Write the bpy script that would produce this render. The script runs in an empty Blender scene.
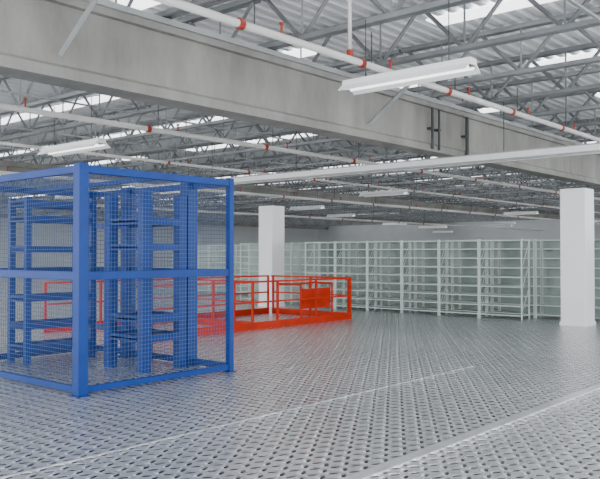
import bpy, bmesh, math
from mathutils import Vector, Matrix
S = bpy.context.scene
COL = S.collection

# ---------------------------------------------------------------- materials
def mat(name, col, rough=0.5, metal=0.0, noise=0.0, nscale=4.0, emit=None, estr=0.0, bump=0.0, spec=None, stain=False):
    m = bpy.data.materials.new(name); m.use_nodes = True
    nt = m.node_tree; b = nt.nodes["Principled BSDF"]
    b.inputs["Roughness"].default_value = rough
    b.inputs["Metallic"].default_value = metal
    b.inputs["Base Color"].default_value = (*col, 1)
    if spec is not None: b.inputs["Specular IOR Level"].default_value = spec
    if noise > 0:
        tc = nt.nodes.new("ShaderNodeTexCoord")
        n = nt.nodes.new("ShaderNodeTexNoise"); n.inputs["Scale"].default_value = nscale
        n.inputs["Detail"].default_value = 8 if stain else 6
        if stain:
            mp = nt.nodes.new("ShaderNodeMapping"); mp.inputs["Scale"].default_value = (1.0, 1.0, 0.35)
            nt.links.new(tc.outputs["Object"], mp.inputs["Vector"]); nt.links.new(mp.outputs["Vector"], n.inputs["Vector"])
            n.inputs["Roughness"].default_value = 0.65
        else:
            nt.links.new(tc.outputs["Object"], n.inputs["Vector"])
        r = nt.nodes.new("ShaderNodeValToRGB")
        r.color_ramp.elements[0].position = 0.3; r.color_ramp.elements[1].position = 0.7
        r.color_ramp.elements[0].color = (*[c*(1-noise) for c in col], 1)
        r.color_ramp.elements[1].color = (*[min(1, c*(1+noise)) for c in col], 1)
        nt.links.new(n.outputs["Fac"], r.inputs["Fac"])
        nt.links.new(r.outputs["Color"], b.inputs["Base Color"])
        if bump > 0:
            bp = nt.nodes.new("ShaderNodeBump"); bp.inputs["Strength"].default_value = bump
            nt.links.new(n.outputs["Fac"], bp.inputs["Height"])
            nt.links.new(bp.outputs["Normal"], b.inputs["Normal"])
    if emit:
        b.inputs["Emission Color"].default_value = (*emit, 1)
        b.inputs["Emission Strength"].default_value = estr
    return m

M_BLUE = mat("blue_paint", (0.001, 0.040, 0.24), 0.4, 0, 0.1, 3, spec=0.25)
M_WIRE = mat("blue_wire", (0.08, 0.13, 0.26), 0.5, 0.2)
M_RED = mat("red_paint", (0.55, 0.027, 0.005), 0.55, 0, 0.15, 3, spec=0.2)
M_WHITE = mat("white_paint", (0.97, 0.97, 0.97), 0.5, 0, 0.02, 2)
M_CONC = mat("beam_concrete", (0.285, 0.28, 0.26), 0.85, 0, 0.33, 0.9, bump=0.1, stain=True)
M_JOIST = mat("joist_grey", (0.25, 0.26, 0.27), 0.45, 0.3, 0.15, 2)
M_BRACE = mat("brace_grey", (0.40, 0.41, 0.41), 0.5, 0.2, 0.1, 2)
M_DECK = mat("roof_deck_white", (0.90, 0.91, 0.92), 0.6, 0, 0.05, 0.6)
M_SKY = mat("skylight_panel", (0.9, 0.92, 0.95), 0.5, 0, emit=(0.95, 0.98, 1.0), estr=3.4)
M_WALL = mat("wall_paint", (0.58, 0.60, 0.60), 0.7, 0, 0.05, 0.5)
M_PIPE = mat("pipe_white", (0.70, 0.69, 0.66), 0.4, 0, 0.06, 2)
M_CLAMP = mat("clamp_red", (0.36, 0.03, 0.012), 0.4)
M_SHELF = mat("shelf_white", (0.64, 0.72, 0.69), 0.45, 0, 0.04, 2)
M_PANEL = mat("shelf_green_panel", (0.33, 0.41, 0.375), 0.25, 0, 0.2, 1.5)
M_DARK = mat("dark_conduit", (0.05, 0.055, 0.055), 0.5)
M_GALV = mat("galvanised", (0.80, 0.81, 0.83), 0.28, 0.7, 0.12, 2)
M_SEAM = mat("seam_grey", (0.50, 0.52, 0.54), 0.3, 0.6, 0.3, 3)
M_TUBE = mat("tube_glass", (0.9, 0.9, 0.9), 0.3, emit=(1, 1, 1), estr=2.5)

def floor_mat():
    m = bpy.data.materials.new("embossed_steel_planks"); m.use_nodes = True
    nt = m.node_tree; L = nt.links; N = nt.nodes
    b = N["Principled BSDF"]
    def mth(op, a, c=None, clamp=False):
        n = N.new("ShaderNodeMath"); n.operation = op; n.use_clamp = clamp
        for i, v in enumerate((a, c)):
            if v is None: continue
            if isinstance(v, (int, float)): n.inputs[i].default_value = v
            else: L.new(v, n.inputs[i])
        return n.outputs[0]
    CX, CY = 0.15, 0.10
    tc = N.new("ShaderNodeTexCoord"); sp = N.new("ShaderNodeSeparateXYZ")
    L.new(tc.outputs["Object"], sp.inputs[0])
    x = mth('MULTIPLY', sp.outputs[0], 1/CX); y = mth('MULTIPLY', sp.outputs[1], 1/CY)
    ix = mth('FLOOR', x); iy = mth('FLOOR', y)
    fx = mth('SUBTRACT', mth('SUBTRACT', x, ix), 0.5)
    fy = mth('SUBTRACT', mth('SUBTRACT', y, iy), 0.5)
    par = mth('ABSOLUTE', mth('MODULO', mth('ADD', ix, iy), 2.0))
    sg = mth('SUBTRACT', mth('MULTIPLY', par, 2.0), 1.0)
    gx = mth('MULTIPLY', fx, CX); gy = mth('MULTIPLY', fy, CY)
    s_ = mth('MULTIPLY', sg, 0.45); c_ = 0.893
    rx = mth('ADD', mth('MULTIPLY', gx, c_), mth('MULTIPLY', gy, s_))
    ry = mth('SUBTRACT', mth('MULTIPLY', gy, c_), mth('MULTIPLY', gx, s_))
    def ell(a, b_, oy=0.0):
        ex = mth('DIVIDE', rx, a); ey = mth('DIVIDE', mth('ADD', ry, oy), b_)
        return mth('SQRT', mth('ADD', mth('MULTIPLY', ex, ex), mth('MULTIPLY', ey, ey)))
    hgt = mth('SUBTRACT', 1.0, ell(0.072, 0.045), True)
    lip_glint = mth('MULTIPLY', mth('SUBTRACT', 1.0, ell(0.068, 0.038, -0.010), True), 5.0, True)  # bright glint on each embossed lip, painted white into the base colour
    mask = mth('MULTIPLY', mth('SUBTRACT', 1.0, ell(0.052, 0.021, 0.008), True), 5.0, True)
    py = mth('MULTIPLY', sp.outputs[1], 1/0.40)
    pf = mth('ABSOLUTE', mth('SUBTRACT', mth('FRACT', py), 0.5))
    joint = mth('GREATER_THAN', pf, 0.485)
    nz = N.new("ShaderNodeTexNoise"); nz.inputs["Scale"].default_value = 0.9; nz.inputs["Detail"].default_value = 5
    L.new(tc.outputs["Object"], nz.inputs["Vector"])
    nz2 = N.new("ShaderNodeTexNoise"); nz2.inputs["Scale"].default_value = 9.0; nz2.inputs["Detail"].default_value = 2
    L.new(tc.outputs["Object"], nz2.inputs["Vector"])
    wn = N.new("ShaderNodeTexWhiteNoise"); wn.noise_dimensions = '1D'
    L.new(mth('FLOOR', py), wn.inputs["W"])
    tone = mth('ADD', mth('MULTIPLY', nz.outputs["Fac"], 0.22), mth('MULTIPLY', wn.outputs["Value"], 0.10))
    tone = mth('ADD', mth('ADD', tone, mth('MULTIPLY', nz2.outputs["Fac"], 0.40)), 0.75)
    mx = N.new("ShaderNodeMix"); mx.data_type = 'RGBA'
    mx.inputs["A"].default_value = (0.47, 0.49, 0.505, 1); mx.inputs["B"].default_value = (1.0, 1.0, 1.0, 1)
    L.new(lip_glint, mx.inputs["Factor"])
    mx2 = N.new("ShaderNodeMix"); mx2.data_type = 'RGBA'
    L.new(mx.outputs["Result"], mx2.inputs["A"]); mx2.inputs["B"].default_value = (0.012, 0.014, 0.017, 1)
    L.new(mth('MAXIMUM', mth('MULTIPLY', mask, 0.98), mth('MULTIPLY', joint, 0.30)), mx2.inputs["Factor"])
    m2 = N.new("ShaderNodeVectorMath"); m2.operation = 'SCALE'
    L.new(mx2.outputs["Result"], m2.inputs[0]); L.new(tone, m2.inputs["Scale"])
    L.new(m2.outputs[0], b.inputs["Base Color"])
    b.inputs["Metallic"].default_value = 0.55
    rg = mth('SUBTRACT', 0.29, mth('MULTIPLY', lip_glint, 0.12)); L.new(rg, b.inputs["Roughness"])
    bp = N.new("ShaderNodeBump"); bp.inputs["Strength"].default_value = 0.85; bp.inputs["Distance"].default_value = 0.013
    L.new(hgt, bp.inputs["Height"]); L.new(bp.outputs["Normal"], b.inputs["Normal"])
    return m
M_FLOOR = floor_mat()

# ---------------------------------------------------------------- mesh helpers
class B:
    def __init__(s): s.bm = bmesh.new()
    def box(s, x0, x1, y0, y1, z0, z1):
        v = [s.bm.verts.new(p) for p in ((x0,y0,z0),(x1,y0,z0),(x1,y1,z0),(x0,y1,z0),(x0,y0,z1),(x1,y0,z1),(x1,y1,z1),(x0,y1,z1))]
        for f in ((0,3,2,1),(4,5,6,7),(0,1,5,4),(1,2,6,5),(2,3,7,6),(3,0,4,7)):
            s.bm.faces.new([v[i] for i in f])
        return s
    def tube(s, p0, p1, r, seg=8):
        p0, p1 = Vector(p0), Vector(p1); d = (p1-p0).normalized()
        a = d.orthogonal().normalized(); c = d.cross(a)
        off = math.pi/seg if seg == 4 else 0
        r0 = []; r1 = []
        for i in range(seg):
            t = 2*math.pi*i/seg+off; o = a*math.cos(t)*r + c*math.sin(t)*r
            r0.append(s.bm.verts.new(p0+o)); r1.append(s.bm.verts.new(p1+o))
        for i in range(seg):
            j = (i+1) % seg
            s.bm.faces.new([r0[i], r0[j], r1[j], r1[i]])
        s.bm.faces.new(r0[::-1]); s.bm.faces.new(r1)
        return s
    def prism(s, prof, axis, a0, a1):
        def P(p, a): return (a, p[0], p[1]) if axis == 'x' else (p[0], a, p[1])
        v0 = [s.bm.verts.new(P(p, a0)) for p in prof]; v1 = [s.bm.verts.new(P(p, a1)) for p in prof]
        n = len(prof)
        for i in range(n):
            j = (i+1) % n; s.bm.faces.new([v0[i], v0[j], v1[j], v1[i]])
        s.bm.faces.new(v0[::-1]); s.bm.faces.new(v1)
        return s
    def obj(s, name, m, parent=None, loc=(0,0,0), bevel=0, smooth=False):
        bmesh.ops.recalc_face_normals(s.bm, faces=s.bm.faces)
        me = bpy.data.meshes.new(name); s.bm.to_mesh(me); s.bm.free()
        me.materials.append(m)
        if smooth:
            for p in me.polygons: p.use_smooth = len(p.vertices) == 4
        o = bpy.data.objects.new(name, me); COL.objects.link(o); o.location = loc
        if parent: o.parent = parent
        if bevel:
            md = o.modifiers.new("bevel", 'BEVEL'); md.width = bevel; md.segments = 2
        return o
def empty(name, loc=(0,0,0)):
    o = bpy.data.objects.new(name, None); COL.objects.link(o); o.location = loc
    o.empty_display_size = 0.2
    return o
def tag(o, label, cat, group=None, kind=None):
    o["label"] = label; o["category"] = cat
    if group: o["group"] = group
    if kind: o["kind"] = kind
    return o
def struct(o): o["kind"] = "structure"; return o
def copy_thing(o, loc):
    c = o.copy(); COL.objects.link(c); c.location = loc
    for ch in o.children:
        k = ch.copy(); COL.objects.link(k); k.parent = c
    return c

XMIN, XMAX, YMIN, YMAX = -8, 90, -10, 74
GT = 5.80; JB, JT = 5.83, 6.95; ROOF = 7.03
# ---------------------------------------------------------------- shell
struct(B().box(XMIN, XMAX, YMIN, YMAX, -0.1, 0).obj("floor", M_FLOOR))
struct(B().box(XMAX, XMAX+0.2, YMIN, YMAX, 0, ROOF+0.2).obj("wall_east", M_WALL))
struct(B().box(XMIN, XMAX, YMAX, YMAX+0.2, 0, ROOF+0.2).obj("wall_north", M_WALL))
bm = bmesh.new(); prev = None; y = YMIN
prof = []
while y < YMAX:
    prof += [(y, ROOF), (y+0.14, ROOF), (y+0.18, ROOF+0.08), (y+0.30, ROOF+0.08)]
    y += 0.34
for (yy, zz) in prof:
    a = bm.verts.new((XMIN, yy, zz)); b_ = bm.verts.new((XMAX, yy, zz))
    if prev: bm.faces.new([prev[0], prev[1], b_, a])
    prev = (a, b_)
me = bpy.data.meshes.new("ceiling"); bm.to_mesh(me); bm.free(); me.materials.append(M_DECK)
o = bpy.data.objects.new("ceiling", me); COL.objects.link(o); struct(o)
n = 1
for yb0, yb1 in ((-9.0, 9.8), (11.2, 30.2), (32, 50.5), (53, 71)):
    x = 4.1
    while x < XMAX-2:
        struct(B().box(x, x+0.6, yb0+1.0, yb1-1.0, ROOF-0.03, ROOF-0.01).obj("window_%d" % n, M_SKY)); n += 1
        x += 5.2

struct(B().box(XMIN, 60, 3.56, 3.68, 0.0, 0.012).obj("trim_1", M_GALV))
struct(B().box(XMIN, 11, 5.79, 5.82, 0.0, 0.005).obj("trim_2", M_SEAM))

# ---------------------------------------------------------------- concrete girders
for i, (yb, z0) in enumerate(((10.4, 4.45), (31.0, 5.25), (51.6, 5.45), (72.2, 5.45))):
    g = B()
    if i == 0:
        g.prism([(yb-0.28, z0), (yb+0.28, z0), (yb+0.28, z0+0.16), (yb+0.2, z0+0.22), (yb+0.2, GT), (yb-0.2, GT), (yb-0.2, z0+0.22), (yb-0.28, z0+0.16)], 'x', XMIN, XMAX-0.05)
    else:
        g.prism([(yb-0.2, z0), (yb+0.2, z0), (yb+0.2, GT), (yb-0.2, GT)], 'x', XMIN, XMAX-0.05)
    g.prism([(yb-0.32, GT-0.22), (yb+0.32, GT-0.22), (yb+0.32, GT+.001), (yb-0.32, GT+.001)], 'x', XMIN, XMAX-0.05)
    g.obj("trim_%d" % (4+i), M_CONC)["kind"] = "structure"
    if i == 0:
        B().box(XMIN, XMAX-0.05, yb-0.38, yb-0.325, GT-0.10, GT-0.002).obj("trim_9", M_BRACE)["kind"] = "structure"

# ---------------------------------------------------------------- bar joists
def joist_parts(Y0, Y1):
    Ln = Y1-Y0; zb, zt = JB, JT
    tc = B().box(-0.10, -0.01, 0, Ln, zt-0.10, zt).box(0.01, 0.10, 0, Ln, zt-0.10, zt)
    bc = B().box(-0.10, -0.01, 0, Ln, zb, zb+0.09).box(0.01, 0.10, 0, Ln, zb, zb+0.09)
    wb = B(); npan = int(Ln/1.9); e = 0.08; st = (Ln-2*e)/npan
    for k in range(npan):
        a0 = e+k*st
        wb.tube((0, a0, zt-0.03), (0, a0+st/2, zb+0.03), 0.045, 4)
        wb.tube((0, a0+st/2, zb+0.03), (0, a0+st, zt-0.03), 0.045, 4)
        wb.tube((0, a0+st/2, zb+0.03), (0, a0+st/2, zt-0.03), 0.025, 4)
    return tc, bc, wb
bays = [(-10, 10.36), (10.44, 30.96), (31.04, 51.56), (51.64, 72.1)]
for bi, (a, b_) in enumerate(bays):
    proto = empty("bar_joist", (0.4, a, 0))
    tc, bc, wb = joist_parts(a, b_)
    tc.obj("top_chord", M_JOIST, proto); bc.obj("bottom_chord", M_JOIST, proto); wb.obj("web", M_JOIST, proto)
    tag(proto, "grey painted open-web steel roof joist with zigzag bars", "roof joist", "open-web joists under the roof deck")
    x = 3.0
    while x < 87:
        copy_thing(proto, (x, a, 0)); x += 2.6
for i, yy in enumerate((-4, 0.5, 4.5, 9.3, 13.2, 17.6, 22.5, 27)):
    o = B().box(XMIN+1, 62, yy-0.03, yy+0.03, JB-0.05, JB-0.005).obj("bridging_bar", M_BRACE)
    tag(o, "thin grey steel bridging bar tying the joists", "steel bar", "bridging bars below the joists")

for x in (6.2, 14.2):
    o = B().tube((x, 10.13, 4.80), (x, 8.75, JB-0.06), 0.05, 4).obj("diagonal_brace", M_BRACE)
    tag(o, "grey steel diagonal brace between girder and joists", "brace", "diagonal braces on the concrete girder")

# ---------------------------------------------------------------- pipes
def pipe_run(Y, Z, x0, x1, r, spacing, off, drop=True):
    p = empty("sprinkler_pipe", (0, Y, Z))
    B().tube((x0, 0, 0), (x1, 0, 0), r, 14).obj("pipe", M_PIPE, p, smooth=True)
    x = x0+off
    while x < min(x1, 60):
        B().tube((x-0.05, 0, 0), (x+0.05, 0, 0), r*1.35, 12).obj("coupling", M_CLAMP, p)
        B().tube((x+0.3, 0, r), (x+0.3, 0, JB-0.06-Z), 0.012, 6).obj("hanger_rod", M_DARK, p)
        if drop:
            h = B(); h.tube((x+0.9, 0, r*0.9), (x+0.9, 0, r+0.14), 0.02, 8); h.tube((x+0.9, 0, r+0.14), (x+0.9, 0, r+0.17), 0.04, 8)
            h.obj("sprinkler_head", M_CLAMP, p)
        x += spacing
    return p
p1 = pipe_run(7.8, 5.15, 0, 80, 0.06, 3.0, 4.7)
tag(p1, "white sprinkler pipe with red couplings hung below joists", "pipe")
B().tube((10.35, 0, 0.05), (10.35, 0, 1.8), 0.035, 12).obj("riser", M_PIPE, p1, smooth=True)
B().tube((10.35, 0, 0.06), (10.35, 0, 0.16), 0.055, 12).obj("coupling", M_CLAMP, p1)
tag(pipe_run(14.2, 4.72, 0, 80, 0.06, 4.0, 3.0), "white sprinkler pipe with red couplings beyond the girder", "pipe")
tag(pipe_run(20.8, 5.0, 0, 80, 0.05, 4.0, 5.0), "thin white sprinkler pipe with red couplings", "pipe")
tag(pipe_run(11.65, 4.9, 0, 80, 0.04, 5.0, 5.0, False), "thin white pipe running along the concrete girder", "pipe")
tag(pipe_run(26.2, 4.75, 10, 84, 0.07, 4.0, 3.0), "white sprinkler pipe with red couplings above distant shelving", "pipe")
tag(pipe_run(36.2, 4.5, 20, 86, 0.07, 4.0, 3.0), "white sprinkler pipe with red couplings above distant shelving", "pipe")

t = empty("cable_tray", (18.35, 0, 4.24))
B().box(-0.17, 0.17, -8, 30, 0, 0.02).obj("tray_bed", M_WHITE, t)
B().box(-0.19, -0.17, -8, 30, -0.01, 0.20).box(0.17, 0.19, -8, 30, -0.01, 0.20).obj("side_rail", M_WHITE, t)
B().box(-0.20, -0.19, -8, 30, 0.17, 0.20).box(-0.20, -0.19, -8, 30, -0.01, 0.02).obj("edge_lip", M_BRACE, t)
for yy in (-6, -1, 4, 8.8, 12.5, 16, 20, 24, 28):
    B().tube((0, yy, 0.02), (0, yy, 1.53), 0.012, 6).obj("hanger_rod", M_DARK, t)
tag(t, "long pale flat-sided steel cable tray near the columns", "cable tray")

for x, lx in ((16.9, 0.035), (17.25, 0.03), (18.72, 0.05)):
    o = B().tube((x, 10.11-lx, 4.50), (x, 10.11-lx, 5.56), lx, 10).box(x-lx*2, x+lx*2, 10.06, 10.2, 5.0, 5.06).obj("conduit", M_DARK)
    tag(o, "dark vertical conduit strapped to the concrete girder", "conduit", "conduits on the concrete girder")

# ---------------------------------------------------------------- columns
for (cx, cy) in ((18.9, 7.1), (18.9, 17.6)):
    c = empty("column", (cx, cy, 0))
    B().box(-0.315, 0.315, -0.315, 0.315, 0, 3.42).obj("casing", M_WHITE, c, bevel=0.015)
    B().box(-0.335, 0.335, -0.335, 0.335, 0, 0.1).obj("base_trim", M_WHITE, c, bevel=0.005)
    tag(c, "tall square white boxed column with base trim", "column", "white square columns")

# ---------------------------------------------------------------- light fixtures
def fixture():
    f = empty("light_fixture", (0,0,0))
    L2 = 1.22
    B().prism([(-0.12, 0.0), (0.12, 0.0), (0.10, 0.11), (-0.10, 0.11)], 'y', -L2, L2).obj("housing", M_WHITE, f)
    B().prism([(-0.24, -0.08), (-0.23, -0.09), (-0.12, 0.0), (0.12, 0.0), (0.23, -0.09), (0.24, -0.08), (0.12, 0.02), (-0.12, 0.02)], 'y', -L2, L2).obj("reflector", M_WHITE, f)
    for s in (-0.08, 0.08):
        B().tube((s, -L2+0.04, -0.035), (s, L2-0.04, -0.035), 0.02, 10).obj("tube_lamp", M_TUBE, f, smooth=True)
    for s in (-0.8, 0.8):
        B().tube((0, s, 0.11), (0, s, 1.1), 0.009, 6).obj("hanger_wire", M_DARK, f)
    return f
f0 = fixture(); f0.location = (10.4, 6.7, 4.68)
tag(f0, "long white twin-tube fluorescent light hanging on wires", "ceiling light", "hanging fluorescent lights")
for p in ((10.1, 15.95, 4.34), (28.1, 19.3, 4.5), (49.7, 22.6, 4.6), (57.4, 38.2, 4.5), (20, 24, 4.4), (34, 28.8, 4.5), (30, 40, 4.6), (44, 34, 4.6), (70, 34, 4.6), (66, 23.5, 4.6), (6, 24, 4.5), (60, 29.0, 4.4), (52, 31, 3.9), (76, 44, 4.3)):
    copy_thing(f0, p)

# ---------------------------------------------------------------- blue cage
X0, X1, Y0, Y1, H = 5.42, 8.03, 8.35, 12.0, 2.95
cg = empty("security_cage", (X0, Y0, 0))
def cb(name, x0, x1, y0, y1, z0, z1, m=M_BLUE):
    return B().box(x0-X0, x1-X0, y0-Y0, y1-Y0, z0, z1).obj(name, m, cg, bevel=0.006 if m == M_BLUE else 0)
def post(x, y, w, z1=H): cb("post", x-w/2, x+w/2, y-w/2, y+w/2, 0.012, z1); cb("base_plate", x-w/2-0.03, x+w/2+0.03, y-w/2-0.03, y+w/2+0.03, 0, 0.012)
post(X0, Y0, 0.14); post(X1, Y0, 0.09); post(X0, Y1, 0.09); post(X1, Y1, 0.11)
post(X1, 10.9, 0.20); post(X1, 9.3, 0.20); post(6.0, Y1, 0.12)
for z, hh, w in ((H-0.12, 0.10, 0.07), (1.46, 0.11, 0.06), (0.03, 0.08, 0.06)):
    cb("rail", X0+0.07, X1-0.045, Y0-w/2, Y0+w/2, z, z+hh)
    cb("rail", X0-w/2, X0+w/2, Y0+0.07, Y1-0.045, z, z+hh)
    hh2 = 0.10
    cb("rail", X0+0.045, 5.94, Y1-0.03, Y1+0.03, z, z+hh2)
    cb("rail", 6.06, X1-0.055, Y1-0.03, Y1+0.03, z, z+hh2)
    for (a, b_) in ((Y0+0.045, 9.20), (9.40, 10.80), (11.0, Y1-0.055)):
        cb("rail", X1-0.03, X1+0.03, a, b_, z, z+hh2)
for z in (0.42, 2.25):
    for (a, b_) in ((9.40, 10.80), (11.0, Y1-0.055)):
        cb("rail", X1-0.03, X1+0.03, a, b_, z, z+0.10)
for xx in (6.7,):
    cb("roof_bar", xx-0.03, xx+0.03, Y0+0.05, Y1-0.03, H-0.12, H-0.06)
O = Vector((X0, Y0, 0))
def wpanel(axis, fixed, a0, a1, z0, z1, sp=0.055, r=0.003):
    g = B(); na = int((a1-a0)/sp); nz_ = int((z1-z0)/sp)
    for i in range(1, na):
        a = a0+(a1-a0)*i/na
        p0, p1 = ((a, fixed, z0), (a, fixed, z1)) if axis == 'x' else ((fixed, a, z0), (fixed, a, z1))
        g.tube(Vector(p0)-O, Vector(p1)-O, r, 4)
    for i in range(1, nz_):
        z = z0+(z1-z0)*i/nz_
        p0, p1 = ((a0, fixed, z), (a1, fixed, z)) if axis == 'x' else ((fixed, a0, z), (fixed, a1, z))
        g.tube(Vector(p0)-O, Vector(p1)-O, r, 4)
    g.obj("mesh_panel", M_WIRE, cg)
for (z0, z1) in ((0.11, 1.46), (1.57, H-0.12)):
    wpanel('x', Y0, X0+0.07, X1-0.045, z0, z1)
    wpanel('y', X0, Y0+0.07, Y1-0.045, z0, z1)
    wpanel('y', X1, 9.40, 10.80, z0, z1)
g = B(); zz = H-0.03
for i in range(1, 18):
    a = X0+0.05+(X1-X0-0.1)*i/18; g.tube(Vector((a, Y0+0.04, zz))-O, Vector((a, Y1-0.03, zz))-O, 0.0022, 4)
for i in range(1, 24):
    a = Y0+0.04+(Y1-Y0-0.07)*i/24; g.tube(Vector((X0+0.04, a, zz))-O, Vector((X1-0.03, a, zz))-O, 0.0022, 4)
g.obj("roof_mesh", M_WIRE, cg)
tag(cg, "blue steel wire mesh cage with thick corner post", "cage")

def blue_rack(x0, x1, y0, y1, h, levels, w=0.06, solid=False):
    r = empty("blue_rack", (x0, y0, 0)); dx, dy = x1-x0, y1-y0
    for a in (0, dx-w):
        for b_ in (0, dy-w):
            B().box(a, a+w, b_, b_+w, 0, h).obj("upright", M_BLUE, r)
    for z in levels:
        g = B()
        if solid: g.box(0.005, dx-0.005, w, dy-w, z-0.02, z+0.01)
        g.box(w, dx-w, 0.005, 0.035, z-0.05, z+0.05); g.box(w, dx-w, dy-0.035, dy-0.005, z-0.05, z+0.05)
        g.box(0.005, 0.035, w, dy-w, z-0.05, z+0.05); g.box(dx-0.035, dx-0.005, w, dy-w, z-0.05, z+0.05)
        g.obj("shelf" if solid else "beam", M_BLUE, r)
    return r
tag(blue_rack(6.3, 7.6, 11.25, 11.85, 2.72, (0.26, 0.62, 1.07, 1.87, 2.37, 2.62), 0.09, True), "blue steel shelf rack standing inside the cage", "rack")
tag(blue_rack(7.05, 7.9, 9.2, 10.2, 2.72, (0.5, 0.8, 1.9, 2.3), 0.15, True), "heavy blue steel lift frame inside the cage", "rack")

# ---------------------------------------------------------------- red guard rails
def red_rail(axis, fixed, a0, a1, posts, h=1.15, kick=0.17):
    org = Vector((a0, fixed, 0)) if axis == 'x' else Vector((fixed, a0, 0))
    g = empty("guard_rail", org); Ln = a1-a0
    def bx(name, s0, s1, t, z0, z1):
        if axis == 'x': return B().box(s0, s1, -t, t, z0, z1).obj(name, M_RED, g)
        return B().box(-t, t, s0, s1, z0, z1).obj(name, M_RED, g)
    for p in posts: bx("post", p-0.025, p+0.025, 0.025, 0.0, h-0.045)
    bx("top_rail", -0.03, Ln+0.03, 0.024, h-0.045, h)
    bx("mid_rail", 0.03, Ln-0.03, 0.018, 0.62, 0.66)
    bx("kick_plate", 0.03, Ln-0.03, 0.02, 0.0, kick)
    return g
R0, R1, Q0, Q1 = 9.2, 16.6, 12.5, 15.6
lab = "red painted steel guard rail with kick plate"
tag(red_rail('x', Q0, R0, R1, (0, 1.48, 2.96, 4.44, 5.92, 7.4)), lab, "guard rail", "red guard rails")
tag(red_rail('x', Q1, R0, R1, (0, 1.48, 2.96, 4.44, 5.92, 7.4)), lab, "guard rail", "red guard rails")
tag(red_rail('y', R1+0.08, Q0+0.1, Q1-0.1, (0.03, 1.4, 2.87)), lab, "guard rail", "red guard rails")
tag(red_rail('y', 12.9, Q0+0.1, Q1-0.1, (0.03, 1.4, 2.87)), lab, "guard rail", "red guard rails")
pg = empty("pallet_gate", (14.8, 12.75, 0))
for a in (0, 1.3):
    g = B(); g.tube((a, 0, 0), (a, 0, 1.0), 0.03, 4); g.tube((a, 0.8, 0), (a, 0.8, 1.0), 0.03, 4)
    g.tube((a, 0, 1.0), (a, 0.8, 1.0), 0.03, 4); g.obj("side_frame", M_RED, pg)
g = B(); g.box(0.04, 1.26, 0.03, 0.05, 0.36, 0.88)
for z in (0.36, 0.48, 0.60, 0.72, 0.84): g.box(0.04, 1.26, 0.01, 0.03, z, z+0.04)
g.obj("front_panel", M_RED, pg)
B().box(0.04, 1.26, 0.77, 0.8, 0.95, 1.0).obj("back_rail", M_RED, pg)
tag(pg, "red steel pallet gate with ribbed front panel", "safety gate")

# ---------------------------------------------------------------- white shelving
LV = (0.12, 0.38, 0.64, 0.90, 1.16, 1.42, 1.68, 1.94, 2.18)
def shelf_unit(W, D, h, parts, back):
    r = empty("shelving_unit") if parts else None
    pm = B()
    for a in (0, D-0.035):
        for b_ in (0, W-0.035):
            if parts: B().box(a, a+0.035, b_, b_+0.035, 0, h).obj("post", M_SHELF, r)
            else: pm.box(a, a+0.035, b_, b_+0.035, 0, h)
    for z in LV:
        if parts: B().box(0.01, D-0.01, 0.035, W-0.035, z-0.025, z).obj("shelf", M_SHELF, r)
        else: pm.box(0.01, D-0.01, 0.035, W-0.035, z-0.025, z)
    if parts:
        for b_ in (0.03, W-0.03):
            g = B()
            for k in range(3):
                g.tube((0.05, b_, 0.2+k*0.6), (D-0.05, b_, 0.8+k*0.6), 0.01, 4)
            g.obj("side_brace", M_SHELF, r)
        return r
    if back: pm.box(D-0.03, D-0.02, 0.035, W-0.035, 0.1, h-0.05)
    return pm.obj("shelving_unit", M_SHELF)
FW = 1.27
u = shelf_unit(FW, 0.5, 2.2, True, False); u.location = (19.3, 8.75, 0)
tag(u, "pale green-white steel shelving unit with closely spaced shelves", "shelving", "front row of white shelving")
for k in range(1, 6): copy_thing(u, (19.3, 8.75+k*(FW+0.015), 0))
W2 = 1.27
v = shelf_unit(W2, 0.5, 2.2, False, True); v.location = (34.5, 38.0, 0)
v.data.materials.append(M_PANEL)
for p in v.data.polygons[-6:]: p.material_index = 1
tag(v, "pale steel shelving unit with grey-green back sheet", "shelving", "rear rows of white shelving")
for rx, ys, n in ((20.1, 2.3, 14), (23.2, 1.0, 20), (25.4, 1, 22), (28, 0, 26), (31, 2, 28)):
    for k in range(n):
        c = v.copy(); COL.objects.link(c); c.location = (rx, ys+k*(W2+0.02), 0)

# ---------------------------------------------------------------- light
w = bpy.data.worlds.new("World"); S.world = w; w.use_nodes = True
w.node_tree.nodes["Background"].inputs[0].default_value = (0.95, 0.975, 1.0, 1)
w.node_tree.nodes["Background"].inputs[1].default_value = 4.4

cam = bpy.data.cameras.new("Camera"); co = bpy.data.objects.new("Camera", cam); COL.objects.link(co)
co.location = (0, 0, 1.8); co.rotation_euler = (math.radians(91.07), 0, math.radians(-49.2))
cam.sensor_width = 36; cam.lens = 45.2; cam.clip_end = 400
S.camera = co
